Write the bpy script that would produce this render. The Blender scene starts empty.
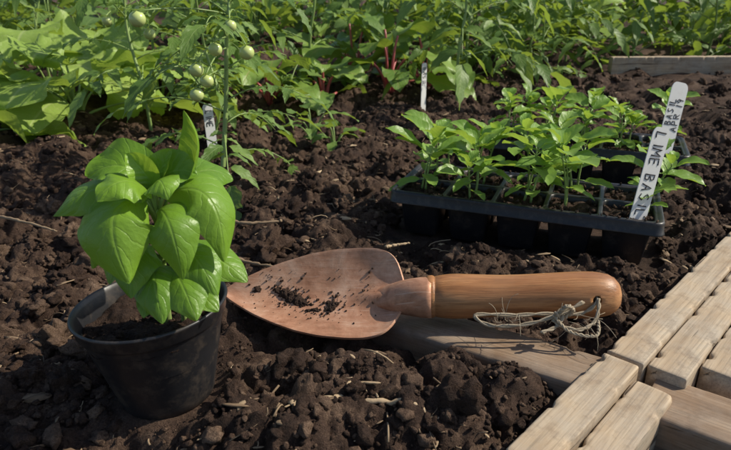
import bpy, math, random
import numpy as np
from mathutils import Vector, Matrix, noise as mn
rng=np.random.default_rng(7); random.seed(7)
S=bpy.context.scene
def A(*v): return np.array(v,dtype=float)
def nz(v):
    v=np.asarray(v,float); return v/(np.linalg.norm(v)+1e-12)

# ---------------------------------------------------------------- mesh helpers
def mk(name,parts,mats,parent=None,smooth=True,matrix=None):
    Vs=[];L=[];ls=[];mi=[];at=[];off=0;lo=0
    for V,F,a,m in parts:
        V=np.asarray(V,float);F=np.asarray(F,int)
        Vs.append(V);L.append((F+off).ravel());k=F.shape[1]
        ls.append(lo+np.arange(len(F))*k);lo+=F.size
        mi.append(np.full(len(F),m) if np.isscalar(m) else m)
        if a is None:a=np.zeros((len(V),3))
        at.append(a);off+=len(V)
    Vs=np.concatenate(Vs);L=np.concatenate(L);ls=np.concatenate(ls);mi=np.concatenate(mi);at=np.concatenate(at)
    me=bpy.data.meshes.new(name)
    me.vertices.add(len(Vs));me.vertices.foreach_set('co',Vs.ravel())
    me.loops.add(len(L));me.loops.foreach_set('vertex_index',L.astype(np.int32))
    me.polygons.add(len(ls));me.polygons.foreach_set('loop_start',ls.astype(np.int32))
    me.polygons.foreach_set('material_index',mi.astype(np.int32))
    me.polygons.foreach_set('use_smooth',np.full(len(ls),smooth))
    t=me.attributes.new('luv','FLOAT_VECTOR','POINT');t.data.foreach_set('vector',at.astype(float).ravel())
    me.update(calc_edges=True)
    for m in mats: me.materials.append(m)
    o=bpy.data.objects.new(name,me);S.collection.objects.link(o)
    if matrix is not None:o.matrix_world=matrix
    if parent is not None:o.parent=parent
    return o
def empty(name,loc=(0,0,0)):
    e=bpy.data.objects.new(name,None);e.empty_display_size=.02;S.collection.objects.link(e);return e
def gridfaces(n,m,wrap=False):
    i=np.arange(n-1)[:,None];j=np.arange(m if wrap else m-1)[None,:];j2=(j+1)%m
    return np.stack(np.broadcast_arrays(i*m+j,i*m+j2,(i+1)*m+j2,(i+1)*m+j),-1).reshape(-1,4)
def tube(P,R,n=6,mat=0,rand=.5,cap=True):
    P=np.asarray(P,float);R=np.broadcast_to(np.asarray(R,float),(len(P),))
    T=np.gradient(P,axis=0);T/=np.linalg.norm(T,axis=1)[:,None]+1e-12
    u=nz(np.cross(T[0],A(.3,.2,.93) if abs(T[0][2])<.9 else A(1,0,0)));rings=[]
    a=np.arange(n)*2*np.pi/n
    for k in range(len(P)):
        u=nz(u-T[k]*np.dot(u,T[k]));v=np.cross(T[k],u)
        rings.append(P[k]+R[k]*(np.cos(a)[:,None]*u+np.sin(a)[:,None]*v))
    if cap:
        rings=[np.repeat(P[:1],n,0)]+rings+[np.repeat(P[-1:],n,0)]
    V=np.concatenate(rings);m=len(rings)
    at=np.zeros((len(V),3));at[:,0]=np.repeat(np.linspace(0,1,m),n);at[:,2]=rand
    return (V,gridfaces(m,n,True),at,mat)
def bez(a,b,c,n):
    t=np.linspace(0,1,n)[:,None];a,b,c=map(np.asarray,(a,b,c))
    return (1-t)**2*a+2*t*(1-t)*b+t*t*c
def smooth_path(pts,n):
    pts=np.asarray(pts,float);t=np.linspace(0,len(pts)-1,n);out=[]
    for x in t:
        i=min(int(x),len(pts)-2);f=x-i
        p0=pts[max(i-1,0)];p1=pts[i];p2=pts[i+1];p3=pts[min(i+2,len(pts)-1)]
        out.append(.5*((2*p1)+(-p0+p2)*f+(2*p0-5*p1+4*p2-p3)*f*f+(-p0+3*p1-3*p2+p3)*f**3))
    return np.array(out)
def shp(u,kind):
    if kind=='ovate': w=u**.55*(1-u)**.75/.47
    elif kind=='basil': w=np.sin(np.pi*np.clip(u,0,1)**.80)**.62*(1-.22*sst(.8,1,u))
    elif kind=='lance': w=u**.8*(1-u)**.8/.33
    elif kind=='round': w=u**.45*(1-u)**.5/.5
    else: w=u**.6*(1-u)**1.1/.38
    return np.clip(np.nan_to_num(w),0,1.1)
def leaf(base,ctrl,tip,width,nh,kind='ovate',cup=.25,ruf=0.,puck=0.,ser=0.,nser=7,nu=9,nv=4,mat=0,rand=None):
    if rand is None:rand=random.random()
    u=np.linspace(0,1,nu+1);v=np.linspace(-1,1,nv+1)
    if kind=='basil': u=.5-.5*np.cos(np.pi*u)      # finer rows at base and tip keep the ends round
    b,c,t=map(lambda q:np.asarray(q,float),(base,ctrl,tip));U=u[:,None]
    P=(1-U)**2*b+2*U*(1-U)*c+U*U*t
    T=2*(1-U)*(c-b)+2*U*(t-c);T/=np.linalg.norm(T,axis=1)[:,None]+1e-9
    nh=nz(nh);N=nh-T*(T@nh)[:,None];N/=np.linalg.norm(N,axis=1)[:,None]+1e-9
    Sd=np.cross(T,N);w=width/2*np.maximum(shp(u,kind),.02)
    ww=w[:,None]*np.ones_like(v)[None,:]
    if ser: ww=ww*(1-ser*((u*nser)%1)[:,None]*(np.abs(v)**2)[None,:])
    ph=rand*20
    z=cup*ww*(np.abs(v)**1.6)[None,:]
    if ruf: z=z+ruf*width*np.sin(u*17+ph)[:,None]*(v**2*np.sign(v))[None,:]+ruf*.6*width*np.sin(u*11+ph*2)[:,None]*(v**2)[None,:]
    if puck: z=z+puck*width*(np.sin((u[:,None]-.35*np.abs(v)[None,:])*2*np.pi*6))*np.minimum(np.abs(v),.7)[None,:]*np.sin(np.pi*u)[:,None]
    V=P[:,None,:]+Sd[:,None,:]*(v[None,:]*ww)[:,:,None]+N[:,None,:]*z[:,:,None]
    at=np.zeros((nu+1,nv+1,3));at[:,:,0]=u[:,None];at[:,:,1]=v[None,:]*.5+.5;at[:,:,2]=rand
    return (V.reshape(-1,3),gridfaces(nu+1,nv+1),at.reshape(-1,3),mat)

# ---------------------------------------------------------------- numpy noise
tabs={}
def tab(s):
    if s not in tabs:
        r=np.random.default_rng(100+s);tabs[s]=(r.random((256,256))*2*np.pi,r.random((256,256,2)),r.random((256,256)))
    return tabs[s]
def perlin(x,y,s=0):
    g=tab(s)[0];xi=np.floor(x).astype(int);yi=np.floor(y).astype(int);fx=x-xi;fy=y-yi
    sx=fx**3*(fx*(fx*6-15)+10);sy=fy**3*(fy*(fy*6-15)+10)
    def d(a,b):
        t=g[(xi+a)&255,(yi+b)&255];return np.cos(t)*(fx-a)+np.sin(t)*(fy-b)
    return (d(0,0)*(1-sx)+d(1,0)*sx)*(1-sy)+(d(0,1)*(1-sx)+d(1,1)*sx)*sy
def clump(x,y,s=0):
    _,p,h=tab(s);xi=np.floor(x).astype(int);yi=np.floor(y).astype(int);best=np.zeros_like(x)
    for a in(-1,0,1):
        for b in(-1,0,1):
            q=p[(xi+a)&255,(yi+b)&255];hh=h[(xi+a)&255,(yi+b)&255]
            d2=(x-xi-a-q[...,0])**2+(y-yi-b-q[...,1])**2
            best=np.maximum(best,hh*np.sqrt(np.clip(1-d2/(.3+.5*hh),0,1)))
    return best
def sst(a,b,x):
    t=np.clip((x-a)/(b-a),0,1);return t*t*(3-2*t)

# ---------------------------------------------------------------- layout
POT=A(-.128,.328)
TEX=A(.931,-.366);TEY=A(.366,.931);PITCH=.0540;TW=5*PITCH+.0125;TD=2*PITCH+.0125
T1=A(.026,.645);T2=A(.170,.885);TZ=.006
DG=nz(A(.69,.725));DP=A(DG[1],-DG[0])      # diagonal batten direction, and its right-hand side
D0=A(.168,.359)
def rectmask(x,y,o,L,W,e):
    a=(x-o[0])*TEX[0]+(y-o[1])*TEX[1];b=(x-o[0])*TEY[0]+(y-o[1])*TEY[1]
    d=np.maximum(np.maximum(-a,a-L),np.maximum(-b,b-W));return 1-sst(-e*.3,e,d)
def H(x,y,fine=True):
    x=np.asarray(x,float);y=np.asarray(y,float)
    wx=x+.012*perlin(x/.03,y/.03,11)+.004*perlin(x/.008,y/.008,13);wy=y+.012*perlin(x/.03,y/.03,12)+.004*perlin(x/.008,y/.008,14)
    h=.026*perlin(x/.22,y/.22,1)+.028*perlin(x/.085,y/.085,2)
    h=h+.021*clump(wx/.045,wy/.045,3)+.012*clump(wx/.02,wy/.02,4)
    if fine: h=h+.0065*clump(wx/.009,wy/.009,5)+.004*perlin(x/.006,y/.006,6)
    h=h-.008
    h=h+.030*np.exp(-((x+.15)**2+(y-.33)**2)/.11**2)+.030*np.exp(-((x+.08)**2+(y-.74)**2)/.12**2)
    h=h+.026*np.exp(-((x-.035)**2+(y-.345)**2)/.045**2)+.03*np.exp(-((x+.5)**2+(y-.9)**2)/.2**2)
    d=np.hypot(x-POT[0],y-POT[1]);m=1-sst(.028,.05,d);h=h*(1-m)+.031*m
    for o in(T1,T2):
        m=rectmask(x,y,o,TW,TD,.03);h=h*(1-m)+(.001+.1*h)*m
    b=(x-D0[0])*DP[0]+(y-D0[1])*DP[1]
    m=sst(-.03,.0,b)*(1-sst(.10,.2,b));h=h*(1-m)+np.minimum(h*.45,.012)*m
    m=((x>-.125)&(x<.04)&(y>.355)&(y<.47));h=np.where(m,np.minimum(h,.05+(y-.412)*.62-.010),h)
    m=((x>.02)&(x<.21)&(y>.37)&(y<.44));h=np.where(m,np.minimum(h,.026),h)
    return h
# ---------------------------------------------------------------- materials
def nm(name):
    m=bpy.data.materials.new(name);m.use_nodes=True;nt=m.node_tree;nt.nodes.clear();return m,nt
def N(nt,t,**k):
    n=nt.nodes.new(t)
    for a,b in k.items(): setattr(n,a,b)
    return n
def math_(nt,op,a,b=None,clamp=False):
    n=nt.nodes.new('ShaderNodeMath');n.operation=op;n.use_clamp=clamp
    for i,q in enumerate((a,b)):
        if q is None:continue
        if isinstance(q,(int,float)):n.inputs[i].default_value=q
        else:nt.links.new(q,n.inputs[i])
    return n.outputs[0]
def ramp(nt,fac,stops):
    n=nt.nodes.new('ShaderNodeValToRGB');e=n.color_ramp.elements
    while len(e)<len(stops):e.new(.5)
    for k,(p,c) in enumerate(stops):e[k].position=p;e[k].color=(*c,1)
    nt.links.new(fac,n.inputs[0]);return n.outputs[0]
def mix(nt,f,a,b,bt='MIX'):
    n=nt.nodes.new('ShaderNodeMix');n.data_type='RGBA';n.blend_type=bt
    for i,q in((0,f),(6,a),(7,b)):
        if isinstance(q,(int,float)):n.inputs[i].default_value=q
        elif isinstance(q,tuple):n.inputs[i].default_value=(*q,1)
        else:nt.links.new(q,n.inputs[i])
    return n.outputs[2]
def noise_(nt,vec,scale,detail=4,rough=.6,dist=0):
    n=N(nt,'ShaderNodeTexNoise');n.inputs['Scale'].default_value=scale;n.inputs['Detail'].default_value=detail
    n.inputs['Roughness'].default_value=rough;n.inputs['Distortion'].default_value=dist
    nt.links.new(vec,n.inputs['Vector']);return n.outputs['Fac']
def coords(nt,scale=(1,1,1)):
    tc=N(nt,'ShaderNodeTexCoord');mp=N(nt,'ShaderNodeMapping');mp.inputs['Scale'].default_value=scale
    nt.links.new(tc.outputs['Object'],mp.inputs[0]);return mp.outputs[0]
def luv(nt):
    a=N(nt,'ShaderNodeAttribute');a.attribute_name='luv';s=N(nt,'ShaderNodeSeparateXYZ')
    nt.links.new(a.outputs['Vector'],s.inputs[0]);return s.outputs
def bump(nt,h,strength,dist,prev=None):
    b=N(nt,'ShaderNodeBump');b.inputs['Strength'].default_value=strength;b.inputs['Distance'].default_value=dist
    nt.links.new(h,b.inputs['Height'])
    if prev is not None:nt.links.new(prev,b.inputs['Normal'])
    return b.outputs[0]
def prin(nt,col,rough,normal=None,metal=0,spec=.5):
    p=N(nt,'ShaderNodeBsdfPrincipled')
    for k,q in(('Base Color',col),('Roughness',rough),('Metallic',metal),('Specular IOR Level',spec)):
        if isinstance(q,tuple):p.inputs[k].default_value=(*q,1)
        elif isinstance(q,(int,float)):p.inputs[k].default_value=q
        else:nt.links.new(q,p.inputs[k])
    if normal is not None:nt.links.new(normal,p.inputs['Normal'])
    return p.outputs[0]
def outp(nt,sh):
    o=N(nt,'ShaderNodeOutputMaterial');nt.links.new(sh,o.inputs[0])

def soilmat():
    m,nt=nm('soil');c=coords(nt);l=luv(nt)
    n1=noise_(nt,c,35,6,.7);n2=noise_(nt,c,500,4,.75);n3=noise_(nt,c,6,3)
    f=math_(nt,'ADD',math_(nt,'MULTIPLY',l[0],.55),math_(nt,'MULTIPLY',n1,.35))
    f=math_(nt,'ADD',f,math_(nt,'MULTIPLY',math_(nt,'SUBTRACT',n2,.5),.6))
    f=math_(nt,'ADD',f,math_(nt,'MULTIPLY',math_(nt,'SUBTRACT',n3,.5),.35))
    col=ramp(nt,f,[(.1,(.024,.013,.009)),(.42,(.088,.051,.034)),(.68,(.23,.148,.098)),(.95,(.54,.41,.29))])
    b=bump(nt,noise_(nt,c,220,5,.75),1.,.006);b=bump(nt,noise_(nt,c,900,3,.7),1.,.002,b)
    outp(nt,prin(nt,col,.88,b,0,.28));return m
SOIL=soilmat()
def fibremat(name,c1,c2):
    m,nt=nm(name);l=luv(nt);c=coords(nt)
    f=math_(nt,'ADD',math_(nt,'MULTIPLY',l[2],.8),math_(nt,'MULTIPLY',noise_(nt,c,150,3),.3))
    outp(nt,prin(nt,mix(nt,f,c1,c2),.8,bump(nt,noise_(nt,c,600,3),.4,.0006),0,.3));return m
STRAW=fibremat('straw',(.09,.05,.028),(.50,.37,.23))
def leafmat(name,c1,c2,vein,nv=7,tr=.35,rough=.42,tc=None,vs=.5,bs=.3,spec=.45):
    m,nt=nm(name);l=luv(nt);c=coords(nt)
    av=math_(nt,'ABSOLUTE',math_(nt,'MULTIPLY',math_(nt,'SUBTRACT',l[1],.5),2))
    mid=math_(nt,'SUBTRACT',1,math_(nt,'DIVIDE',av,.07),True)
    wob=math_(nt,'MULTIPLY',math_(nt,'SUBTRACT',noise_(nt,c,60,2),.5),.25)
    ph=math_(nt,'MULTIPLY',math_(nt,'ADD',wob,math_(nt,'SUBTRACT',l[0],math_(nt,'MULTIPLY',av,.3))),nv)
    fr=math_(nt,'ABSOLUTE',math_(nt,'SUBTRACT',math_(nt,'FRACT',ph),.5))
    lat=math_(nt,'SUBTRACT',1,math_(nt,'DIVIDE',fr,.07),True)
    vn=math_(nt,'MAXIMUM',mid,math_(nt,'MULTIPLY',lat,.6))
    n=noise_(nt,c,45,4)
    f=math_(nt,'ADD',math_(nt,'MULTIPLY',l[2],.7),math_(nt,'MULTIPLY',n,.4))
    col=mix(nt,f,c1,c2);col=mix(nt,math_(nt,'MULTIPLY',vn,vs),col,vein)
    spot=ramp(nt,noise_(nt,c,90,3),[(.68,(0,0,0)),(.76,(1,1,1))])
    col=mix(nt,math_(nt,'MULTIPLY',spot,.2),col,(.28,.26,.07))
    b=bump(nt,math_(nt,'SUBTRACT',math_(nt,'MULTIPLY',fr,1.2),vn),bs,.0012)
    b=bump(nt,noise_(nt,c,170,3),.4,.0014,b)
    p=prin(nt,col,rough,b,0,spec)
    t=N(nt,'ShaderNodeBsdfTranslucent');nt.links.new(mix(nt,.6,col,tc or (.45,.58,.05)),t.inputs[0]);nt.links.new(b,t.inputs['Normal'])
    x=N(nt,'ShaderNodeMixShader');x.inputs[0].default_value=tr
    nt.links.new(p,x.inputs[1]);nt.links.new(t.outputs[0],x.inputs[2]);outp(nt,x.outputs[0]);return m
BASIL=leafmat('basil_leaf',(.12,.26,.022),(.24,.42,.04),(.36,.52,.12),6,.36,.38,bs=.3,vs=.25,spec=.45)
SEED=leafmat('seedling_leaf',(.18,.34,.05),(.32,.50,.095),(.43,.58,.18),6,.42,.4,bs=.15)
LETT=leafmat('lettuce_leaf',(.22,.35,.055),(.40,.54,.12),(.6,.66,.3),9,.35,.46)
TOM=leafmat('tomato_leaf',(.07,.155,.027),(.21,.33,.07),(.32,.42,.13),6,.35,.5)
CHARD=leafmat('chard_leaf',(.09,.19,.03),(.25,.38,.07),(.42,.34,.14),8,.3,.42)
HEDGE=leafmat('foliage_leaf',(.045,.11,.022),(.23,.35,.08),(.3,.4,.12),6,.3,.5)
def simple(name,c1,c2,rough=.5,sc=60,bs=.2,spec=.5):
    m,nt=nm(name);c=coords(nt)
    outp(nt,prin(nt,mix(nt,noise_(nt,c,sc,4),c1,c2),rough,bump(nt,noise_(nt,c,sc*4,4),bs,.001),0,spec));return m
STEM=simple('green_stem',(.18,.28,.07),(.30,.40,.13),.5)
RSTEM=simple('red_stem',(.36,.05,.07),(.5,.14,.12),.4)
FRUIT=simple('green_tomato',(.42,.52,.15),(.58,.64,.26),.25,30,.03)
def plastic():
    m,nt=nm('black_plastic');c=coords(nt)
    n=noise_(nt,c,25,5,.7);d=ramp(nt,noise_(nt,c,60,6,.75),[(.50,(0,0,0)),(.74,(1,1,1))])
    col=mix(nt,math_(nt,'MULTIPLY',d,.4),(.014,.014,.016),(.16,.12,.085))
    outp(nt,prin(nt,col,math_(nt,'ADD',.26,math_(nt,'MULTIPLY',n,.3)),bump(nt,noise_(nt,c,300,3),.15,.0005),0,.5));return m
PLAST=plastic()
def woodmat(name,stops,sc=(5,80,80),grey=.35,rough=.78,gcol=(.40,.37,.32),dark=.6,cracks=True):
    m,nt=nm(name);c=coords(nt,sc);c0=coords(nt)
    g=noise_(nt,c,1,6,.7,.8);g2=noise_(nt,coords(nt,(sc[0]*.7,sc[1]*.35,sc[2]*.35)),1,3,.5,1.8)
    f=math_(nt,'ADD',math_(nt,'MULTIPLY',g,.6),math_(nt,'MULTIPLY',g2,.4))
    col=ramp(nt,f,stops)
    fine=noise_(nt,coords(nt,(sc[0]*2.5,sc[1]*7,sc[2]*7)),1,4,.7)
    col=mix(nt,ramp(nt,fine,[(.36,(dark,)*3),(.52,(0,0,0))]),col,tuple(q*.45 for q in stops[1][1]))
    gm=ramp(nt,noise_(nt,c0,22,5,.7),[(.4,(0,0,0)),(.65,(1,1,1))])
    col=mix(nt,math_(nt,'MULTIPLY',gm,grey),col,gcol)
    b=bump(nt,g,.22,.001);b=bump(nt,fine,.45,.0007,b)
    if cracks:
        ck=ramp(nt,noise_(nt,coords(nt,(sc[0]*1.2,sc[1]*1.5,sc[2]*1.5)),1,3,.55,.4),[(.31,(1,1,1)),(.355,(0,0,0))])
        col=mix(nt,math_(nt,'MULTIPLY',ck,.8),col,(.055,.036,.024))
        dm=ramp(nt,noise_(nt,c0,48,6,.75),[(.51,(0,0,0)),(.68,(1,1,1))])
        col=mix(nt,math_(nt,'MULTIPLY',dm,.5),col,(.15,.10,.065))
        b=bump(nt,math_(nt,'MULTIPLY',ck,-1.),.7,.0015,b)
    outp(nt,prin(nt,col,rough,b,0,.3));return m
PINE=woodmat('weathered_pine',[(.32,(.25,.16,.09)),(.5,(.47,.355,.235)),(.68,(.68,.56,.40))],grey=.45)
DARKW=woodmat('damp_wood',[(.32,(.13,.075,.042)),(.5,(.26,.17,.105)),(.68,(.42,.31,.21))],grey=.25)
HAND=woodmat('trowel_handle_wood',[(.34,(.20,.07,.025)),(.5,(.40,.175,.066)),(.66,(.55,.28,.12))],sc=(9,80,80),grey=.15,rough=.38,gcol=(.5,.31,.18),dark=.6,cracks=False)
def copper():
    m,nt=nm('aged_copper');c=coords(nt)
    n=noise_(nt,c,28,7,.7,.4);n2=noise_(nt,coords(nt,(30,200,200)),1,4,.7)
    f=math_(nt,'ADD',math_(nt,'MULTIPLY',n,.75),math_(nt,'MULTIPLY',n2,.25))
    col=ramp(nt,f,[(.34,(.28,.115,.058)),(.5,(.54,.275,.165)),(.66,(.72,.46,.32))])
    dirt=ramp(nt,noise_(nt,c,45,8,.8),[(.49,(0,0,0)),(.62,(1,1,1))])
    col=mix(nt,math_(nt,'MULTIPLY',dirt,.5),col,(.27,.155,.095))
    sc=ramp(nt,noise_(nt,coords(nt,(25,500,60)),1,2,.6,.5),[(.64,(0,0,0)),(.71,(1,1,1))])
    col=mix(nt,math_(nt,'MULTIPLY',sc,.4),col,(.78,.58,.45))
    met=math_(nt,'SUBTRACT',.3,math_(nt,'MULTIPLY',dirt,.25))
    ro=math_(nt,'ADD',.38,math_(nt,'MULTIPLY',n,.35))
    outp(nt,prin(nt,col,ro,bump(nt,f,.35,.002),met,.4));return m
COP=copper()
TWINE=fibremat('twine_fibre',(.22,.17,.11),(.46,.38,.27))
def labelmat():
    m,nt=nm('label_plastic');c=coords(nt)
    d=ramp(nt,noise_(nt,c,90,5,.7),[(.55,(0,0,0)),(.8,(1,1,1))])
    col=mix(nt,math_(nt,'MULTIPLY',d,.3),(.87,.87,.85),(.5,.43,.35))
    p=prin(nt,col,.4);t=N(nt,'ShaderNodeBsdfTranslucent');nt.links.new(col,t.inputs[0])
    x=N(nt,'ShaderNodeMixShader');x.inputs[0].default_value=.2;nt.links.new(p,x.inputs[1]);nt.links.new(t.outputs[0],x.inputs[2])
    outp(nt,x.outputs[0]);return m
LAB=labelmat();INK=simple('ink',(.012,.012,.016),(.03,.03,.04),.6)

# ---------------------------------------------------------------- ground
def axis(lo,hi,step,far,g=1.16):
    a=list(np.arange(lo,hi,step));s=step;x=a[-1]
    while x<far: s*=g;x+=s;a.append(x)
    s=step;x=a[0];pre=[]
    while x>-far: s*=g;x-=s;pre.append(x)
    return np.array(pre[::-1]+a)
xs=axis(-.5,.62,.0022,60)
ya=[.2];
while ya[-1]<2.2: ya.append(ya[-1]+.0020+.0028*max(0,ya[-1]-.45))
s=ya[-1]-ya[-2]
while ya[-1]<80: s*=1.15;ya.append(ya[-1]+s)
s=.0025;pre=[];x=.2
while x>-40: s*=1.2;x-=s;pre.append(x)
ys=np.array(pre[::-1]+ya)
X,Y=np.meshgrid(xs,ys,indexing='ij')
Z=H(X,Y);far=np.clip(1-(np.maximum(np.abs(X),np.abs(Y))-6)/6,0,1);Z=Z*far
tone=.33+.5*perlin(X/.05,Y/.05,21)+.35*perlin(X/.012,Y/.012,22)+.15*clump(X/.009,Y/.009,5)
at=np.zeros((X.size,3));at[:,0]=tone.ravel()
mk('ground',[(np.stack([X,Y,Z],-1).reshape(-1,3),gridfaces(len(xs),len(ys)),at,0)],[SOIL])

def ico(sub):
    import bmesh
    bm=bmesh.new();bmesh.ops.create_icosphere(bm,subdivisions=sub,radius=1)
    V=np.array([v.co[:] for v in bm.verts]);Fx=np.array([[v.index for v in f.verts] for f in bm.faces]);bm.free();return V,Fx
def clodt(sub,seed,amp=.55):
    V,Fx=ico(sub);out=[]
    for v in V:
        p=Vector(v)+Vector((seed*7.3,seed*3.1,0))
        d=1+amp*mn.noise(p*1.3)+amp*.8*mn.noise(p*2.9)+amp*.55*mn.noise(p*6.1)-(amp*.5*abs(mn.noise(p*4.3)))+(amp*.45*mn.noise(p*11) if sub>2 else 0)
        out.append(v*max(.25,d))
    return np.array(out)*A(1,.8,.7),Fx
def rotm():
    q=rng.normal(size=4);q/=np.linalg.norm(q);w,x,y,z=q
    return np.array([[1-2*(y*y+z*z),2*(x*y-z*w),2*(x*z+y*w)],[2*(x*y+z*w),1-2*(x*x+z*z),2*(y*z-x*w)],[2*(x*z-y*w),2*(y*z+x*w),1-2*(x*x+y*y)]])
def scatter_ok(x,y,r):
    d=np.hypot(x-POT[0],y-POT[1])>.034+r
    for o in(T1,T2): d&=rectmask(x,y,o,TW,TD,.006)<.02
    b=(x-D0[0])*DP[0]+(y-D0[1])*DP[1];a=(x-D0[0])*DG[0]+(y-D0[1])*DG[1];d&=~((b>-r)&(b<np.where(a<0,.05,.078)+r)&(r>.004))
    cx=(x>-.13)&(x<.05)&(y>.365)&(y<.455);d&=~(cx&(r>.0022))
    d&=~((x>.03)&(x<.22)&(y>.33)&(y<.44)&(r>.004))
    return d
def frame_pts(n,y0,y1,pw):
    y=y0+(y1-y0)*rng.random(n)**pw;x=(rng.random(n)*2-1)*(.22+.72*y)+.03;return x,y
clods=[]
def addclods(n,y0,y1,pw,rmin,rmax,sub,nt_,sink=.25,power=2.5):
    tmpl=[clodt(sub,k+sub*10) for k in range(nt_)]
    x,y=frame_pts(n,y0,y1,pw);r=rmin+(rmax-rmin)*rng.random(n)**power
    ok=scatter_ok(x,y,r);x=x[ok];y=y[ok];r=r[ok];h=H(x,y,False)
    groups=[[] for _ in range(nt_)]
    for i in range(len(x)):groups[i%nt_].append(i)
    for k,g in enumerate(groups):
        if not g:continue
        V,Fx=tmpl[k];g=np.array(g);R=np.array([rotm() for _ in g])
        P=np.einsum('nij,vj->nvi',R,V)*r[g][:,None,None];P[:,:,2]*=.85
        P+=np.stack([x[g],y[g],h[g]+r[g]*sink+.002],-1)[:,None,:]
        a=np.zeros((len(g),len(V),3));a[:,:,0]=(.12+.75*rng.random(len(g))**1.3)[:,None]
        FF=(Fx[None]+(np.arange(len(g))*len(V))[:,None,None]).reshape(-1,3)
        clods.append((P.reshape(-1,3),FF,a.reshape(-1,3),0))
addclods(36000,.24,1.3,1.4,.0007,.0035,1,6,.5)
addclods(7000,.24,2.0,1.2,.003,.008,2,8,.3)
addclods(750,.26,2.1,1.0,.007,.018,3,8,.15,1.8)
addclods(110,.26,.9,.9,.010,.020,4,5,.1,1.5)
addclods(60,.5,2.1,.8,.016,.028,4,4,.1,1.5)
mk('soil_clods',clods,[SOIL])
deb=[]
x,y=frame_pts(2600,.25,1.6,1.2);ok=scatter_ok(x,y,np.full(len(x),.0045));x=x[ok];y=y[ok];h=H(x,y,False)
for i in range(len(x)):
    L=.003+.024*rng.random()**3;a=rng.random()*6.28;d=A(math.cos(a),math.sin(a),rng.normal()*.3)
    c=A(x[i],y[i],h[i]+.003+L*.08);k=rng.normal(size=3)*L*.3
    deb.append(tube(bez(c-d*L/2,c+k,c+d*L/2,5),(.0002+.0005*rng.random()),4,0,rng.random()**1.7))
x,y=frame_pts(2400,.25,1.8,1.2);ok=scatter_ok(x,y,np.full(len(x),.0045));x=x[ok];y=y[ok];h=H(x,y,False)
chipt=[clodt(2,55+k,.4) for k in range(4)]
for i in range(len(x)):
    r=.001+.0048*rng.random()**2.6;V0,F0=chipt[i%4];a_=rng.random()*6.28;Rz=np.array([[math.cos(a_),-math.sin(a_),0],[math.sin(a_),math.cos(a_),0],[0,0,1]])
    tl=rng.normal()*.35;Rt=np.array([[1,0,0],[0,math.cos(tl),-math.sin(tl)],[0,math.sin(tl),math.cos(tl)]])
    P=(V0*A(1.7,.8,.28)*r)@Rt.T@Rz.T+A(x[i],y[i],h[i]+.0045)
    a=np.zeros((len(P),3));a[:,2]=rng.random()**2.4*.95;deb.append((P,F0,a,0))
def twig(pts,r,rd):
    P=smooth_path(pts,30);P[:,2]=np.maximum(P[:,2],H(P[:,0],P[:,1],False)+r*.8);P+=rng.normal(size=P.shape)*r*.18
    k=np.array([.25,.5,.25]);P[1:-1,2]=np.convolve(P[:,2],k,'valid');deb.append(tube(P,np.linspace(r,r*.5,30)*(1+.2*rng.normal(size=30)),7,0,rd))
twig([(-.045,.298,.034),(-.01,.304,.038),(.02,.302,.038),(.045,.293,.034)],.0026,.8)
twig([(-.27,.345,.03),(-.235,.338,.034),(-.205,.345,.03)],.002,.6)
twig([(-.145,.52,.04),(-.11,.505,.04),(-.075,.49,.04)],.0024,.25)
twig([(-.46,.66,.03),(-.38,.62,.035),(-.33,.6,.03)],.002,.4)
twig([(-.17,.62,.04),(-.13,.60,.04),(-.09,.605,.04)],.0026,.25)
twig([(.02,.56,.03),(.045,.57,.03)],.0018,.8)
twig([(.20,.45,.01),(.225,.47,.01),(.24,.50,.01)],.0014,.6)
mk('plant_debris',deb,[STRAW])

# ---------------------------------------------------------------- pot
def lathe_z(prof,n=72,mat=0):
    a=np.arange(n)*2*np.pi/n;V=[]
    for r,z in prof:V.append(np.stack([r*np.cos(a),r*np.sin(a),np.full(n,z)],-1))
    return (np.concatenate(V),gridfaces(len(prof),n,True),None,mat)
pot=empty('plant_pot')
M=Matrix.Translation((POT[0],POT[1],.029))@Matrix.Rotation(math.radians(-4),4,'Y')@Matrix.Rotation(math.radians(-1),4,'X')@Matrix.Diagonal((.98,.98,.98,1))
prof=[(.0005,.001),(.022,.001),(.0275,0),(.0295,.0015),(.0305,.006),(.0385,.038),(.0432,.0565),(.0438,.0585),(.0452,.0592),(.0458,.060),(.0468,.0655),(.0476,.0668),(.0480,.0678),(.0476,.0688),(.0468,.0690),(.0460,.0684),(.0448,.0655),(.0432,.058),(.040,.044),(.038,.035)]
mk('pot_shell',[lathe_z(prof)],[PLAST],pot,True,M)
n=44;g=np.linspace(-.044,.044,n);GX,GY=np.meshgrid(g,g,indexing='ij')
rr=np.hypot(GX,GY);sc=np.minimum(1,.0425/np.maximum(rr,1e-6));GX=GX*sc;GY=GY*sc
GZ=.0515+.006*clump(GX/.012+5,GY/.012,4)+.003*clump(GX/.005+5,GY/.005,5)
a=np.zeros((n*n,3));a[:,0]=.2
ps=[(np.stack([GX,GY,GZ],-1).reshape(-1,3),gridfaces(n,n),a,0)]
for k in range(300):
    q=rng.random()**.5*.039;t=rng.random()*6.28;r=.0006+.0022*rng.random()**2
    V0,F0=clodt(1,60+k%5);aa=np.zeros((len(V0),3));aa[:,0]=rng.random()*.6
    ps.append(((V0*r)@rotm().T+A(q*math.cos(t),q*math.sin(t),.055),F0,aa,0))
mk('potting_soil',ps,[SOIL],pot,True,M)

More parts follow.
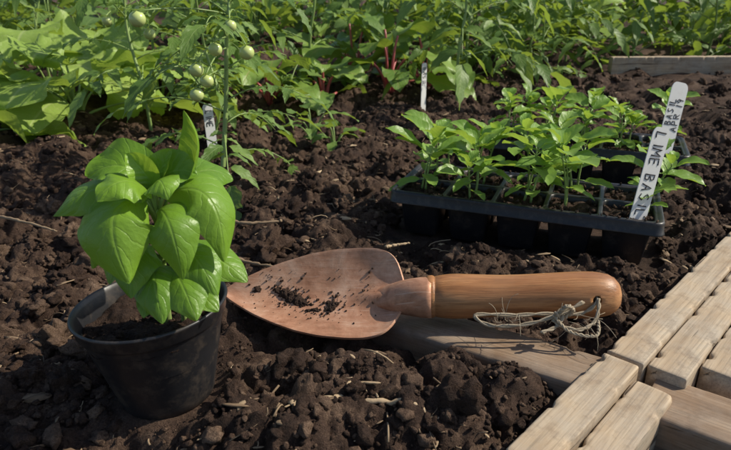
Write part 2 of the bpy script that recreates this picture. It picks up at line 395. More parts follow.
# ---------------------------------------------------------------- basil plant
B=[];BC=A(-.125,.325,.150)
def sc_(p,f=.92,fz=.80):
    p=A(*p);return BC+(p-BC)*A(f,f,fz)+A(.005,.002,-.003)
def bl(b,c,t,w,n,cup=.25,ruf=.03,**k):
    b,c,t=sc_(b),sc_(c),sc_(t)
    B.append(leaf(b,c,t,w*.90,n,'basil',cup,ruf*.7,.008,nu=36,nv=18,**k))
    st=sc_((-.125,.325,min(b[2],.175)-.012));B.append(tube(bez(st,(b+st)/2+A(0,0,.002),b,5),.0011,6,1))
stem=smooth_path([(-.124,.331,.076),(-.122,.329,.11),(-.120,.327,.14),(-.120,.327,.168)],12)
B.append(tube(stem,np.linspace(.0026,.0015,12),8,1))
B.append(tube(smooth_path([(-.129,.334,.076),(-.130,.33,.105),(-.133,.327,.13)],8),.0018,8,1))
B.append(tube(smooth_path([(-.112,.326,.076),(-.110,.322,.105),(-.107,.320,.125)],8),.0018,8,1))
bl((-.128,.318,.172),(-.148,.286,.190),(-.130,.281,.130),.054,(0,-.6,.8),-.5,rand=.8)
bl((-.128,.322,.172),(-.152,.316,.198),(-.183,.312,.164),.034,(0,-.5,.85),-.4,.04)
bl((-.124,.325,.176),(-.116,.326,.199),(-.097,.325,.189),.030,(-.1,-.7,.7),.35,.05)
bl((-.118,.330,.170),(-.086,.336,.200),(-.104,.335,.232),.021,(-.6,-.7,.3),.8,.03,rand=.9)
bl((-.119,.322,.174),(-.078,.312,.202),(-.080,.302,.134),.038,(.5,-.6,.6),-.5,rand=.6)
bl((-.122,.318,.165),(-.104,.288,.184),(-.102,.289,.128),.035,(.1,-.8,.6),-.5,rand=.4)
bl((-.130,.325,.165),(-.168,.322,.176),(-.168,.318,.120),.042,(-.5,-.5,.7),-.3,rand=.2)
bl((-.125,.330,.170),(-.140,.36,.198),(-.152,.372,.175),.040,(0,-.3,.9),-.1)
bl((-.122,.332,.170),(-.100,.355,.195),(-.085,.365,.17),.038,(.2,-.3,.9),-.1)
bl((-.127,.325,.178),(-.140,.326,.208),(-.165,.326,.187),.034,(0,-.6,.8),.3,.07)
bl((-.126,.320,.178),(-.134,.304,.203),(-.147,.294,.182),.030,(0,-.5,.9),-.3,.06,rand=.9)
bl((-.124,.321,.179),(-.114,.308,.202),(-.108,.299,.181),.024,(0,-.5,.9),-.3,.06,rand=.7)
bl((-.125,.324,.180),(-.128,.322,.196),(-.138,.322,.205),.018,(0,-.8,.5),.6,.05,rand=1.)
bl((-.124,.326,.180),(-.120,.328,.196),(-.112,.329,.206),.016,(-.2,-.8,.5),.6,.05,rand=1.)
bl((-.122,.320,.118),(-.108,.298,.138),(-.094,.280,.102),.038,(0,-.6,.8),-.4,rand=.3)
bl((-.126,.320,.122),(-.124,.296,.138),(-.114,.280,.100),.034,(0,-.6,.8),-.4,rand=.1)
bl((-.120,.325,.118),(-.094,.322,.142),(-.070,.316,.110),.034,(.3,-.5,.8),-.3,rand=.4)
bl((-.114,.320,.132),(-.098,.304,.150),(-.084,.294,.112),.030,(.2,-.7,.7),-.4,rand=.2)
bl((-.134,.325,.132),(-.15,.314,.148),(-.152,.303,.116),.030,(-.2,-.5,.7),-.2,rand=.1)
bl((-.128,.318,.138),(-.136,.298,.150),(-.134,.288,.114),.032,(0,-.6,.8),-.3,rand=0.)
bl((-.118,.322,.112),(-.104,.308,.116),(-.086,.300,.096),.028,(.1,-.5,.9),-.1,rand=.3)
bl((-.124,.318,.108),(-.128,.302,.112),(-.130,.292,.096),.020,(0,-.5,.9),-.1)
mk('basil_plant',B,[BASIL,STEM])

# ---------------------------------------------------------------- seed trays
def rr4(cx,cy,hx,hy,r,z,n=5):
    P=[]
    for k,(sx,sy) in enumerate(((1,1),(-1,1),(-1,-1),(1,-1))):
        for j in range(n):
            t=math.pi/2*(k+j/(n-1));P.append((cx+sx*(hx-r)+r*math.cos(t),cy+sy*(hy-r)+r*math.sin(t),z))
    return np.array(P)
def loft(loops,mat=0):
    m=len(loops[0]);return (np.concatenate(loops),gridfaces(len(loops),m,True),None,mat)
def tray(o,seed):
    e=empty('seed_tray')
    ang=math.atan2(TEX[1],TEX[0]);M=Matrix.Translation((o[0],o[1],TZ))@Matrix.Rotation(ang,4,'Z')
    parts=[];cx,cy=TW/2,TD/2;gx,gy=5*PITCH/2,PITCH
    parts.append(loft([rr4(cx,cy,gx,gy,.0003,.0540),rr4(cx,cy,gx+.002,gy+.002,.006,.0548),rr4(cx,cy,gx+.0045,gy+.0045,.008,.0556),rr4(cx,cy,gx+.0057,gy+.0057,.009,.0548),rr4(cx,cy,gx+.0062,gy+.0062,.009,.0530),rr4(cx,cy,gx+.0066,gy+.0066,.009,.0435),rr4(cx,cy,gx+.0076,gy+.0076,.009,.0425),rr4(cx,cy,gx+.0072,gy+.0072,.009,.0418)]))
    so=[]
    for i in range(5):
        for j in range(2):
            x=cx-gx+PITCH*(i+.5);y=cy-gy+PITCH*(j+.5)
            parts.append(loft([rr4(x,y,PITCH/2,PITCH/2,.0002,.0540),rr4(x,y,.0254,.0254,.006,.0543),rr4(x,y,.0245,.0245,.006,.0530),rr4(x,y,.0240,.0240,.006,.047),rr4(x,y,.0185,.0185,.005,.003),rr4(x,y,.0170,.0170,.004,.001),rr4(x,y,.002,.002,.001,.001)]))
            n=16;g=np.linspace(-.0237,.0237,n);GX,GY=np.meshgrid(g,g,indexing='ij')
            GZ=.0455+.006*clump(GX/.011+i*3+seed,GY/.011+j*3,4)+.002*perlin(GX/.004+i,GY/.004+j,6)
            a=np.zeros((n*n,3));a[:,0]=.35
            so.append((np.stack([GX+x,GY+y,GZ],-1).reshape(-1,3),gridfaces(n,n),a,0))
            for k in range(40):
                V0,F0=clodt(1,70+k%4);r=.001+.0035*rng.random()**2.5;aa=np.zeros((len(V0),3));aa[:,0]=rng.random()*.8
                so.append(((V0*r)@rotm().T+A(x+(rng.random()-.5)*.045,y+(rng.random()-.5)*.045,.0508),F0,aa,0))
    for k in range(90):
        V0,F0=clodt(1,70+k%4);r=.0006+.0016*rng.random()**2;aa=np.zeros((len(V0),3));aa[:,0]=rng.random()*.8
        so.append(((V0*r)@rotm().T+A(rng.random()*TW*.98,(rng.random()<.5)*(TD-.006)+.003,.0565),F0,aa,0))
    mk('tray_cells',parts,[PLAST],e,True,M);mk('tray_compost',so,[SOIL],e,True,M)
    return lambda i,j,dx=0,dy=0:A(*(o+TEX*(cx-gx+PITCH*(i+.5)+dx)+TEY*(cy-gy+PITCH*(j+.5)+dy)))
c1=tray(T1,0);c2=tray(T2,9)
def seedling(p,h,s,name='basil_seedling',broad=.42,z0=.048+TZ,pairs=3,nst=1):
    P=[];p0=A(p[0],p[1],z0)
    for q in range(nst):
        p=p0+A(rng.normal()*.007,rng.normal()*.007,0)*(q>0);h_=h*(1-.2*q);s_=s*(1-.12*q)
        lean=A(rng.normal()*.15,rng.normal()*.15,1)*h_
        sp=bez(p,p+A(0,0,h_*.5)+A(*rng.normal(size=3))*h_*.05,p+lean,10);P.append(tube(sp,np.linspace(.0014,.0008,10),6,1))
        az=rng.random()*3.14
        for k in range(pairs+1):
            f=[.32,.62,.86,1.0,1.0][k];b=sp[min(9,int(round(f*9)))];L=s_*[.7,1.0,.9,.5,.3][k]*(.8+.4*rng.random());el=[.1,.4,.7,1.15,1.4][k]
            for sgn in(0,math.pi):
                a=az+sgn+rng.normal()*.25;d=A(math.cos(a),math.sin(a),0);e=el+rng.normal()*.2
                pb=b+d*L*.2*math.cos(e)+A(0,0,L*.2*math.sin(e));P.append(tube([b,(b+pb)/2,pb],.0006,5,1))
                ct=pb+d*L*.5*math.cos(e)+A(0,0,L*.5*math.sin(e));tp=pb+d*L*(.9+.1*rng.random())*math.cos(e*.7)+A(0,0,L*(math.sin(e)*.8-.05-.3*rng.random()))
                P.append(leaf(pb,ct,tp,L*(broad+.12*rng.random()),A(*(-d*.3))+A(rng.normal()*.2,rng.normal()*.2,1),'lance' if k else 'ovate',.35,.04,.012,nu=12,nv=6))
            az+=math.pi/2+rng.normal()*.2
    mk(name,P,[SEED,STEM])
for i,j,h,s,ns,dx in((0,0,.060,.050,2,0),(1,0,.052,.048,2,0),(2,0,.062,.052,2,0),(3,0,.066,.054,2,-.010),(0,1,.054,.046,2,0),(1,1,.062,.050,2,0),(2,1,.064,.050,2,0),(3,1,.066,.052,2,-.005),(4,1,.050,.042,2,.012)):
    seedling(c1(i,j,dx+rng.normal()*.004,rng.normal()*.005),h,s,broad=.42,nst=ns)
seedling(c1(4,0,.019,.016),.022,.026)
for i in range(5):
    for j in range(2):
        if (i,j)==(4,0):continue
        seedling(c2(i,j,rng.normal()*.004,rng.normal()*.004),.046+.024*rng.random(),.038,broad=.56,pairs=3,nst=2)

# ---------------------------------------------------------------- labels
G={'L':[[(0,1),(0,0),(.6,0)]],'I':[[(.3,1),(.32,0)]],'M':[[(0,0),(.05,1),(.35,.4),(.65,1),(.72,0)]],'E':[[(.6,1),(0,.98),(0,0),(.6,.03)],[(0,.5),(.5,.53)]],
'B':[[(0,0),(0,1),(.45,.95),(.5,.7),(.05,.52),(.55,.4),(.5,.05),(0,0)]],'A':[[(0,0),(.35,1),(.65,0)],[(.12,.4),(.55,.4)]],'S':[[(.6,.9),(.3,1),(.05,.8),(.3,.52),(.6,.3),(.4,0),(0,.1)]],
'P':[[(0,0),(0,1),(.5,.9),(.5,.6),(0,.5)]],'R':[[(0,0),(0,1),(.5,.9),(.5,.6),(0,.5)],[(.15,.5),(.6,0)]],'1':[[(.3,1),(.3,0)]],'9':[[(.6,.75),(.3,.5),(.05,.75),(.3,1),(.6,.8),(.5,0)]],' ':[]}
def label(base,top,face,w,lines=(),down=True,pen=.0007):
    base,top=A(*base),A(*top);L=np.linalg.norm(top-base);y=nz(top-base);z=nz(A(*face)-y*np.dot(A(*face),y));x=np.cross(y,z)
    M=Matrix(((x[0],y[0],z[0],base[0]),(x[1],y[1],z[1],base[1]),(x[2],y[2],z[2],base[2]),(0,0,0,1)))
    e=empty('plant_label');hw=w/2;r=hw*.6
    o=[(0,-.03),(hw*.9,-.008),(hw,.0)]
    for k in range(7):
        t=k*math.pi/12;o.append((hw-r+r*math.cos(t),L-r+r*math.sin(t)))
    o=o+[(-a,b) for a,b in o[::-1][:-1]];nO=len(o)
    th=.0004;me=bpy.data.meshes.new('label_strip')
    V=[(a,b,th) for a,b in o]+[(a,b,-th) for a,b in o]
    Fs=[list(range(nO)),list(range(2*nO-1,nO-1,-1))]+[[i,nO+i,nO+(i+1)%nO,(i+1)%nO] for i in range(nO)]
    me.from_pydata(V,[],Fs);me.materials.append(LAB);ob=bpy.data.objects.new('label_strip',me);S.collection.objects.link(ob);ob.matrix_world=M;ob.parent=e
    parts=[]
    for li,(txt,size,along0,off) in enumerate(lines):
        cur=along0
        for ch in txt:
            wd=1+rng.normal()*.06
            for pl in G[ch]:
                q=[]
                for a,b in pl:
                    gx=cur+(a+rng.normal()*.03)*size*.78*wd;gy=off+(b-.5+rng.normal()*.03)*size
                    q.append((gy,L-gx,th) if down else (-gy,gx,th))
                q=np.array(q);d=[q[0]]
                for s0,s1 in zip(q[:-1],q[1:]):
                    for t in(.5,1.):d.append(s0*(1-t)+s1*t)
                parts.append(tube(d,pen,6,0))
            cur+=size*(.76 if ch not in 'I1 ' else .5)
    if parts: mk('handwriting',parts,[INK],e,True,M)
label((.275,.572,.056),(.292,.589,.145),(.42,-.85,.3),.0230,[('LIME BASIL',.0128,.005,0)],True)
label((.410,.814,.053),(.426,.832,.151),(.42,-.85,.3),.031,[('APR 19',.0115,.036,-.0066),('BASIL',.0105,.044,.0070)],False,.0007)
label((.131,1.38,.0),(.131,1.385,.108),(.75,-.65,.1),.018,[('BASIL',.012,.01,0)],True)
label((-.245,.953,.01),(-.249,.957,.098),(.5,-.8,.1),.016,[('LIME',.010,.01,0)],True)

# ---------------------------------------------------------------- timber frame
def beam(name,a,b,W,Ht,mat,parent,seed=0,r=.0014,wob=.0003):
    a,b=A(*a),A(*b);L=np.linalg.norm(b-a);x=nz(b-a);z=nz(A(0,0,1)-x*x[2]);y=np.cross(z,x)
    M=Matrix(((x[0],y[0],z[0],a[0]),(x[1],y[1],z[1],a[1]),(x[2],y[2],z[2],a[2]),(0,0,0,1)))
    n=max(20,int(L/.003));st=np.linspace(0,L,n)
    c=rr4(0,0,W/2,Ht/2,r,0,5);q=[]
    for k in range(len(c)):
        p0=c[k];p1=c[(k+1)%len(c)];m=10 if np.linalg.norm(p1-p0)>.006 else 1
        for t in range(m):q.append(p0+(p1-p0)*t/m)
    q=np.array(q);sec=lambda X,sh:np.stack([np.full(len(q),X),q[:,0]*sh,q[:,1]*sh],-1)
    rings=[sec(0,.02),sec(-.0001,.5),sec(0,.97),sec(.0006,.997)]+[sec(s,1) for s in st[1:-1]]+[sec(L-.0006,.997),sec(L,.97),sec(L+.0001,.5),sec(L,.02)]
    V=np.concatenate(rings)
    for v in V:
        p=Vector((v[0]*14,v[1]*45+seed*7,v[2]*45));g=Vector((v[0]*22,v[1]*22+seed,v[2]*22))
        d=mn.noise(p)*wob+mn.noise(g)*wob*1.5;fy=min(1,abs(v[1])/(W*.3))*np.sign(v[1]);fz=min(1,abs(v[2])/(Ht*.3))*np.sign(v[2])
        edge=(abs(v[1])/(W/2)*abs(v[2])/(Ht/2))**6
        nk=max(0,mn.noise(Vector((v[0]*90,seed*3+np.sign(v[1])*5,np.sign(v[2])*5)))-.12)*.008*edge
        v[1]+=d*fy-nk*np.sign(v[1]);v[2]+=d*fz-nk*np.sign(v[2])
    V=V-A(0,0,Ht/2)
    mk(name,[(V,gridfaces(len(rings),len(rings[0]),True),None,0)],[mat],parent,True,M)
fr=empty('wooden_bed_frame')
def dp(s,off,z):
    p=D0+DG*s+DP*off;return (p[0],p[1],z)
beam('batten_long_1',dp(-.001,.0127,.042),dp(.62,.0127,.042),.0246,.036,PINE,fr,1)
beam('batten_long_2',dp(.004,.0385,.040),dp(.62,.0385,.040),.0246,.036,PINE,fr,2)
beam('batten_long_3',dp(.030,.064,.038),dp(.62,.064,.038),.0240,.034,PINE,fr,3)
beam('batten_short_1',dp(-.22,.012,.041),dp(-.006,.012,.043),.0244,.036,PINE,fr,4)
beam('batten_short_2',dp(-.22,.0375,.034),dp(-.014,.0375,.037),.0244,.036,PINE,fr,5)
beam('cross_batten_1',(.012,.436,.031),(.163,.340,.035),.044,.030,DARKW,fr,6,.004,.0006)
beam('cross_batten_2',(.184,.325,.032),(.42,.150,.034),.047,.034,DARKW,fr,7,.003,.0005)
bb=empty('raised_bed_board')
beam('board_plank',(.745,1.90,.062),(2.2,1.94,.066),.028,.09,PINE,bb,8)

# ---------------------------------------------------------------- trowel
tw=empty('garden_trowel')
A0=A(.030,.416,.052);E0=A(.187,.403,.061);TIP=A(-.119,.443,.043)
def frameM(o,x,zh):
    x=nz(x);z=nz(zh-x*np.dot(zh,x));y=np.cross(z,x)
    return Matrix(((x[0],y[0],z[0],o[0]),(x[1],y[1],z[1],o[1]),(x[2],y[2],z[2],o[2]),(0,0,0,1)))
LB=np.linalg.norm(TIP-A0);MB=frameM(A0,TIP-A0,A(.0,-.56,.83))
ss=[0,.003,.007,.012,.018,.026,.04,.06,.08,.1,.118,.132,.142,.1475,.150];wsx=[.009,.020,.029,.0345,.0375,.0395,.0400,.0385,.0345,.0280,.0205,.0130,.0070,.0030,.0005]
nS,nV=70,28;sv=np.linspace(0,1,nS)**1.0*LB;wv=np.interp(sv,np.array(ss)*LB/.150,wsx)
k=np.ones(3)/3;wv[1:-1]=np.convolve(wv,k,'valid');wv[1:-1]=np.convolve(wv,k,'valid')
def bz(s,t):
    w_=np.interp(s,sv,wv);r_=np.minimum(np.abs(t)/w_,1.)
    z=.0125*r_**1.8*(w_/.04)-.004*np.sin(np.pi*s/LB)-.003
    return z+.0055*np.exp(-(t/.006)**2)*(1-sst(.01,.05,s))
v=np.linspace(-1,1,nV+1);V=np.zeros((nS,nV+1,3));V[:,:,0]=sv[:,None];V[:,:,1]=wv[:,None]*v[None]
V[:,:,2]=bz(V[:,:,0],V[:,:,1])
for i in range(nS):
    for j in range(nV+1):
        V[i,j,2]+=.0006*mn.noise(Vector((V[i,j,0]*45,V[i,j,1]*45,3)))
bo=mk('blade',[(V.reshape(-1,3),gridfaces(nS,nV+1),None,0)],[COP],tw,True,MB)
sm=bo.modifiers.new('th','SOLIDIFY');sm.thickness=.0018;sm.offset=0
bv=bo.modifiers.new('bv','BEVEL');bv.width=.0006;bv.segments=2;bv.angle_limit=math.radians(50)
def lathe_x(prof,n=48,mat=0):
    a=np.arange(n)*2*np.pi/n;V=[]
    for p in prof:
        x,r=p[0],p[1];dz=p[2] if len(p)>2 else 0;fz=p[3] if len(p)>3 else 1
        V.append(np.stack([np.full(n,x),r*np.cos(a),r*fz*np.sin(a)+dz],-1))
    return (np.concatenate(V),gridfaces(len(prof),n,True),None,mat)
mk('socket',[lathe_x([(-.022,.0140),(-.0215,.0156),(-.018,.0158),(-.012,.0154),(-.004,.0145,0,.9),(.004,.0135,-.001,.75),(.012,.0115,-.002,.55),(.020,.0085,-.003,.36),(.028,.0050,-.004,.2),(.034,.0005,-.0055,.1)])],[COP],tw,True,MB)
LH=np.linalg.norm(E0-A0);MH=frameM(A0,E0-A0,A(0,-.3,.95))
hp=[(.016,.0005),(.0162,.0130),(.0170,.0152),(.0190,.0162),(.0215,.0164),(.0230,.0158),(.0236,.0152),(.0244,.0158),(.030,.0170),(.040,.0174),(.055,.0166),(.072,.0158),(.090,.0160),(.108,.0168),(.126,.0176),(.138,.0177),(.146,.0172),(.152,.0158),(.156,.0136),(.159,.0098),(.1605,.005),(.161,.0003)]
ht=np.array(hp);ft=ht.copy();ft[:,0]*=LH/.157
fine=[]
for a_,b_ in zip(ft[:-1],ft[1:]):
    m=max(1,int((b_[0]-a_[0])/.004))
    for t in range(m):fine.append(a_+(b_-a_)*t/m)
fine.append(ft[-1]);fine=np.array(fine)
for _ in range(2):
    sel=fine[:,0]>.026;sm_=fine[:,1].copy();sm_[1:-1]=(fine[:-2,1]+2*fine[1:-1,1]+fine[2:,1])/4;fine[:,1]=np.where(sel,sm_,fine[:,1])
ho=mk('handle',[lathe_x([tuple(q) for q in fine],64)],[HAND],tw,True,MH)
hx=LH-.020
bpy.ops.mesh.primitive_cylinder_add(radius=.0032,depth=.08,vertices=24);cut=bpy.context.object
hd=nz(A(0.05,-.93,.25));qz=Vector(hd).to_track_quat('Z','Y')
hc=A0+nz(E0-A0)*hx;cut.matrix_world=Matrix.Translation(Vector(hc))@qz.to_matrix().to_4x4()
bpy.context.view_layer.update()
bm_=ho.modifiers.new('b','BOOLEAN');bm_.object=cut;bm_.solver='EXACT'
dg=bpy.context.evaluated_depsgraph_get();me2=bpy.data.meshes.new_from_object(ho.evaluated_get(dg));ho.modifiers.clear();ho.data=me2
bpy.data.objects.remove(cut,do_unlink=True)
TP=[];o=hc+hd*.0165
def strand(pts,r=.0009,k=2):
    P=smooth_path(pts,60)
    for s in range(k):
        ph=s*math.pi*2/k;t=np.linspace(0,50,60);off=np.stack([np.cos(t+ph),np.sin(t+ph)*.6,np.sin(t+ph)],-1)*r*.7
        TP.append(tube(P+off,r,6,0,.2+.5*s))
inn=hc+hd*.004
strand([inn,o+A(0,-.001,-.001),o+A(-.012,-.004,-.009),o+A(-.035,-.004,-.009),o+A(-.060,-.004,-.010),o+A(-.088,-.004,-.010),o+A(-.078,-.010,-.015),o+A(-.054,-.012,-.013),o+A(-.030,-.010,-.006),o+A(-.012,-.006,.002)])
strand([inn+A(.001,0,0),o+A(.0005,-.002,.001),o+A(-.004,-.012,-.010),o+A(-.018,-.018,-.014),o+A(-.034,-.012,-.010),o+A(-.026,-.006,-.004),o+A(-.030,-.014,-.012),o+A(-.044,-.020,-.015)])
strand([o+A(-.030,-.010,-.006),o+A(-.026,-.012,.002),o+A(-.020,-.010,-.003),o+A(-.027,-.009,-.010),o+A(-.033,-.012,-.004)],.001)
strand([o+A(-.034,-.011,-.006),o+A(-.024,-.020,-.014),o+A(-.006,-.022,-.016),o+A(-.002,-.012,-.010)],.0008)
for k in range(26):
    p=o+A(-.075*rng.random(),-.008-.004*rng.random(),-.011+.004*rng.normal());d=rng.normal(size=3)*.005
    TP.append(tube(bez(p,p+d+rng.normal(size=3)*.002,p+d*1.8,6),.00018,4,0,.8))
mk('twine_loop',TP,[TWINE],tw)
def smear(s,t):
    q=1.25*np.exp(-(((s-.092)+(t-.001)*.6)**2/.0115**2+((t-.001)+(s-.092)*.30)**2/.0056**2))
    q=np.maximum(q,1.15*np.exp(-((s-.058)**2/.0052**2+(t-.008)**2/.0060**2)))
    q=np.maximum(q,.9*np.exp(-((s-.122)**2/.004**2+(t+.004)**2/.003**2)))
    q=np.maximum(q,.8*np.exp(-((s-.072)**2/.007**2+(t-.012)**2/.002**2)))
    return q-.42+.55*perlin(s/.004+3,t/.004+3,31)+.3*perlin(s/.0016,t/.0016,32)
n1,n2=330,190;s_,t_=np.meshgrid(np.linspace(.04,.14,n1),np.linspace(-.022,.028,n2),indexing='ij')
q=smear(s_,t_);hh=np.clip(q,0,1)**.6*.0030*(.7+.8*clump(s_/.003,t_/.003,33));V=np.stack([s_,t_,bz(s_,t_)+.0008+hh],-1).reshape(-1,3)
Ff=gridfaces(n1,n2);qf=q.reshape(-1);inb=(np.abs(t_)<np.interp(s_,sv,wv)-.002).reshape(-1)
Ff=Ff[(qf[Ff].max(1)>0)&inb[Ff].all(1)];a=np.zeros((len(V),3));a[:,0]=.25+.2*perlin(s_/.003,t_/.003,34).ravel()
used=np.unique(Ff);rm=np.full(len(V),-1);rm[used]=np.arange(len(used))
cr=[(V[used],rm[Ff],a[used],0)]
for k in range(420):
    if k<200: s=.092+rng.normal()*.013;t=.001+rng.normal()*.006-(s-.092)*.35
    elif k<290: s=.058+rng.normal()*.007;t=.008+rng.normal()*.006
    else: s=.02+rng.random()*.11;t=(rng.random()-.5)*.05
    if abs(t)>np.interp(s,sv,wv)*.9: continue
    r=.0003+.0012*rng.random()**3;V0,F0=clodt(1,80+k%5);aa=np.zeros((len(V0),3));aa[:,0]=.2+rng.random()*.4
    cr.append(((V0*r)@rotm().T+A(s,t,float(bz(s,t))+r*.5+.0009),F0,aa,0))
mk('soil_crumbs',cr,[SOIL],tw,True,MB)

# ---------------------------------------------------------------- background plants
def bigleaf(name,p,n,LL,hgt,mats,wr=.62,kind='ovate',ruf=.05,spread=1.,stemr=.003,nu=14,nv=8):
    P=[];z=float(H(p[0],p[1],False));b0=A(p[0],p[1],z)
    for k in range(n):
        a=k*2.4+rng.normal()*.3;f=k/n;out=(.25+.75*(1-f)+rng.normal()*.1)*spread;d=A(math.cos(a),math.sin(a),0)
        L=LL*(.65+.5*rng.random());hb=hgt*(.25+.75*f)*(.8+.4*rng.random())
        nb=b0+d*out*L*.45+A(0,0,hb);P.append(tube(bez(b0+d*.006,b0+d*out*L*.15+A(0,0,hb*.7),nb,7),np.linspace(stemr,stemr*.6,7),6,1))
        el=.8-.7*out;ct=nb+d*L*.45+A(0,0,L*.5*el);tp=nb+d*L*(.9+.1*rng.random())*min(1,.5+out*.6)+A(0,0,L*(el*.6-.35))
        P.append(leaf(nb,ct,tp,L*wr*(.85+.3*rng.random()),-d*.5+A(rng.normal()*.3,rng.normal()*.3,1),kind,.12,ruf,.03,ser=.1,nser=13,nu=nu,nv=nv))
    mk(name,P,mats)
def tleaf(P,b,d,L,droop,dens=1.,q=8):
    d=nz(d);e=b+d*L+A(0,0,-droop*L);c=b+d*L*.55+A(0,0,.12*L);R=bez(b,c,e,9);P.append(tube(R,np.linspace(.0014,.0006,9)*(L/.15)**.5,5,1))
    T=np.gradient(R,axis=0);n=A(0,0,1)
    for k,sz in((2,.16),(3,.26),(4,.14),(5,.32),(6,.16),(7,.30),(8,.42)):
        if rng.random()>dens:continue
        t=nz(T[k]);sd=nz(np.cross(t,n))
        for sg in ((-1,1) if k<8 else (0,)):
            dd=nz(t*(.5 if sg else 1)+sd*sg+A(*rng.normal(size=3))*.18);l=L*sz*(.8+.4*rng.random());pb=R[k]+dd*l*.12
            P.append(leaf(pb,pb+dd*l*.5+A(0,0,l*.1),pb+dd*l+A(0,0,-l*(.15+.35*rng.random())),l*.52,n+A(*rng.normal(size=3))*.3,'tap',.3*rng.random(),.05,.03,.4,4,nu=q,nv=4))
def tomato(name,p,h,L,nl,fruits=(),lean=(0,0),dens=1.,z0=.06,q=8):
    P=[];z=float(H(p[0],p[1],False));b=A(p[0],p[1],z-.005)
    pts=[b]+[b+A(lean[0]*f+rng.normal()*.012,lean[1]*f+rng.normal()*.012,h*f) for f in(.25,.5,.75,1.)]
    sp=smooth_path(pts,30);P.append(tube(sp,np.linspace(.0036,.0014,30)*max(.6,h/.4),8,1))
    for k in range(nl):
        f=(k+.5)/nl;zf=z0/h+(1-z0/h)*f;s=sp[min(29,int(zf*29))];a=k*2.4+rng.normal()*.4
        tleaf(P,s,A(math.cos(a),math.sin(a),.25+.6*f),L*(1.1-.45*f)*(.8+.4*rng.random()),.15+.5*rng.random(),dens,q)
    for f in fruits:
        f=A(*f);s=sp[np.argmin(np.linalg.norm(sp-f-A(0,0,.02),axis=1))]
        P.append(tube(bez(s,(s+f)/2+A(0,0,.015),f+A(0,0,.008),7),.0009,5,1))
        V0,F0=ico(3);r=.0085*(.85+.3*rng.random());P.append((V0*r*A(1,1,.95)+f,F0,None,2))
        for q_ in range(5):
            a=q_*1.257;t=f+A(0,0,r*.98);dd=A(math.cos(a),math.sin(a),.1)
            P.append(leaf(t,t+dd*r*.6,t+dd*r*1.2+A(0,0,.001),r*.4,(0,0,1),'lance',nu=4,nv=2))
    mk(name,P,[TOM,STEM,FRUIT])
tomato('tomato_plant',(-.196,.80),.40,.115,26,[(-.155,.73,.2305),(-.172,.72,.2055),(-.193,.71,.184),(-.197,.715,.155),(-.26,.73,.238),(-.185,.72,.17),(-.14,.74,.20)],(.05,.02),.9,q=12,z0=.03)
tomato('tomato_plant',(-.40,1.12),.42,.15,18,[(-.34,1.0,.2),(-.40,.99,.22),(-.35,1.0,.235)],(-.03,0),z0=.1)
tomato('tomato_plant',(-.27,1.0),.36,.12,14,[],(.02,0),z0=.06)
for p,h,L,nl in(((.205,1.36),.45,.15,14),((-.12,1.62),.5,.2,16),((-.33,1.6),.5,.2,16),((.30,1.82),.5,.22,18),((.50,2.0),.5,.24,20),((.72,2.25),.5,.25,20),((.98,2.3),.5,.25,20),((1.25,2.3),.5,.25,18),((1.5,2.3),.5,.25,16),((.12,1.95),.5,.24,18),((-.6,1.75),.5,.22,16),((-.9,1.8),.5,.22,16),((-1.2,1.7),.5,.22,16),((.38,2.2),.5,.25,18),((.52,1.85),.35,.18,12)):
    tomato('tomato_plant',p,h,L,nl,z0=.02 if p[1]>1.5 else .1)
for p,n,L,hg in(((-.72,1.06),11,.19,.10),((-.55,1.16),11,.17,.11),((-.98,1.3),11,.18,.10),((-.72,1.42),12,.19,.16),((-.48,1.42),11,.16,.13),((-1.2,1.4),12,.17,.12),((-.90,.98),9,.17,.06)):
    bigleaf('lettuce_plant',p,n,L,hg,[LETT,STEM],.82,'round',.07,nu=20,nv=10)
for p,n,L,hg in(((.06,1.58),10,.17,.15),((-.03,1.72),10,.18,.17),((-.22,1.42),10,.14,.10),((.16,1.68),9,.16,.15),((-.1,1.46),8,.13,.09)):
    bigleaf('chard_plant',p,n,L,hg,[CHARD,RSTEM],.6,'ovate',.06,.9,.0045)
bigleaf('young_tomato_plant',(-.054,1.05),8,.075,.05,[TOM,STEM],.5,'tap',.04,1.1,.0022)
bigleaf('young_tomato_plant',(-.10,1.12),8,.065,.065,[TOM,STEM],.5,'tap',.04,1.1,.0022)
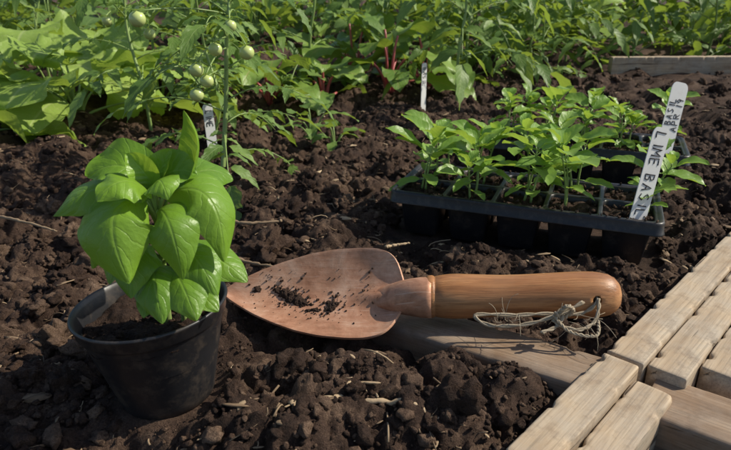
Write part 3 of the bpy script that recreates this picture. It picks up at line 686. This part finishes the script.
for k in range(22):
    x=-1.9+4.0*k/21+rng.normal()*.06;y=2.5+rng.random()*.5
    bigleaf('leafy_plant',(x,y),12,.2,.22,[HEDGE if k%3 else LETT,STEM],.6,'ovate',.05,nu=8,nv=4)
P=[]
for c in range(420):
    cx=(rng.random()*2-1)*5;cy=3.0+rng.random()**1.2*4.5;top=.35+.25*(cy-2.6)*(.6+.6*rng.random());cz=rng.random()*top;rd=rng.random()
    for k in range(22):
        b=A(cx,cy,cz)+rng.normal(size=3)*A(.16,.16,.14);b[2]=abs(b[2]);a=rng.random()*6.28;L=.07+.09*rng.random();d=A(math.cos(a),math.sin(a),rng.normal()*.3)
        P.append(leaf(b,b+d*L*.5+A(0,0,.02),b+d*L-A(0,0,L*.3),L*.55,A(rng.normal()*.4,rng.normal()*.4-.2,1),'ovate',.2,nu=5,nv=2,rand=min(1,max(0,rd+rng.normal()*.2))))
mk('background_foliage',P,[HEDGE])

# ---------------------------------------------------------------- light, camera
el=math.radians(42);az=math.radians(80)
sd=Vector((math.sin(az)*math.cos(el),math.cos(az)*math.cos(el),math.sin(el)))
W=bpy.data.worlds.new('World');S.world=W;W.use_nodes=True;nt=W.node_tree
sk=nt.nodes.new('ShaderNodeTexSky');sk.sky_type='NISHITA';sk.sun_disc=False;sk.sun_elevation=el;sk.sun_rotation=az%(2*math.pi)
bg=nt.nodes['Background'];bg.inputs[1].default_value=.12;nt.links.new(sk.outputs[0],bg.inputs[0])
sl=bpy.data.lights.new('sun','SUN');sl.energy=5.0;sl.angle=math.radians(.53);sl.color=(1,.93,.79)
so=bpy.data.objects.new('sun',sl);so.rotation_euler=(-sd).to_track_quat('-Z','Y').to_euler();S.collection.objects.link(so)
cam=bpy.data.cameras.new('camera');co=bpy.data.objects.new('camera',cam);S.collection.objects.link(co);S.camera=co
cam.lens=29.94;cam.sensor_width=36;cam.clip_start=.01;cam.clip_end=500
co.location=(0,0,.28);co.rotation_euler=(math.radians(68),0,0)
cam.dof.use_dof=True;cam.dof.focus_distance=.47;cam.dof.aperture_fstop=20
S.view_settings.view_transform='Standard';S.view_settings.look='None';S.view_settings.exposure=0
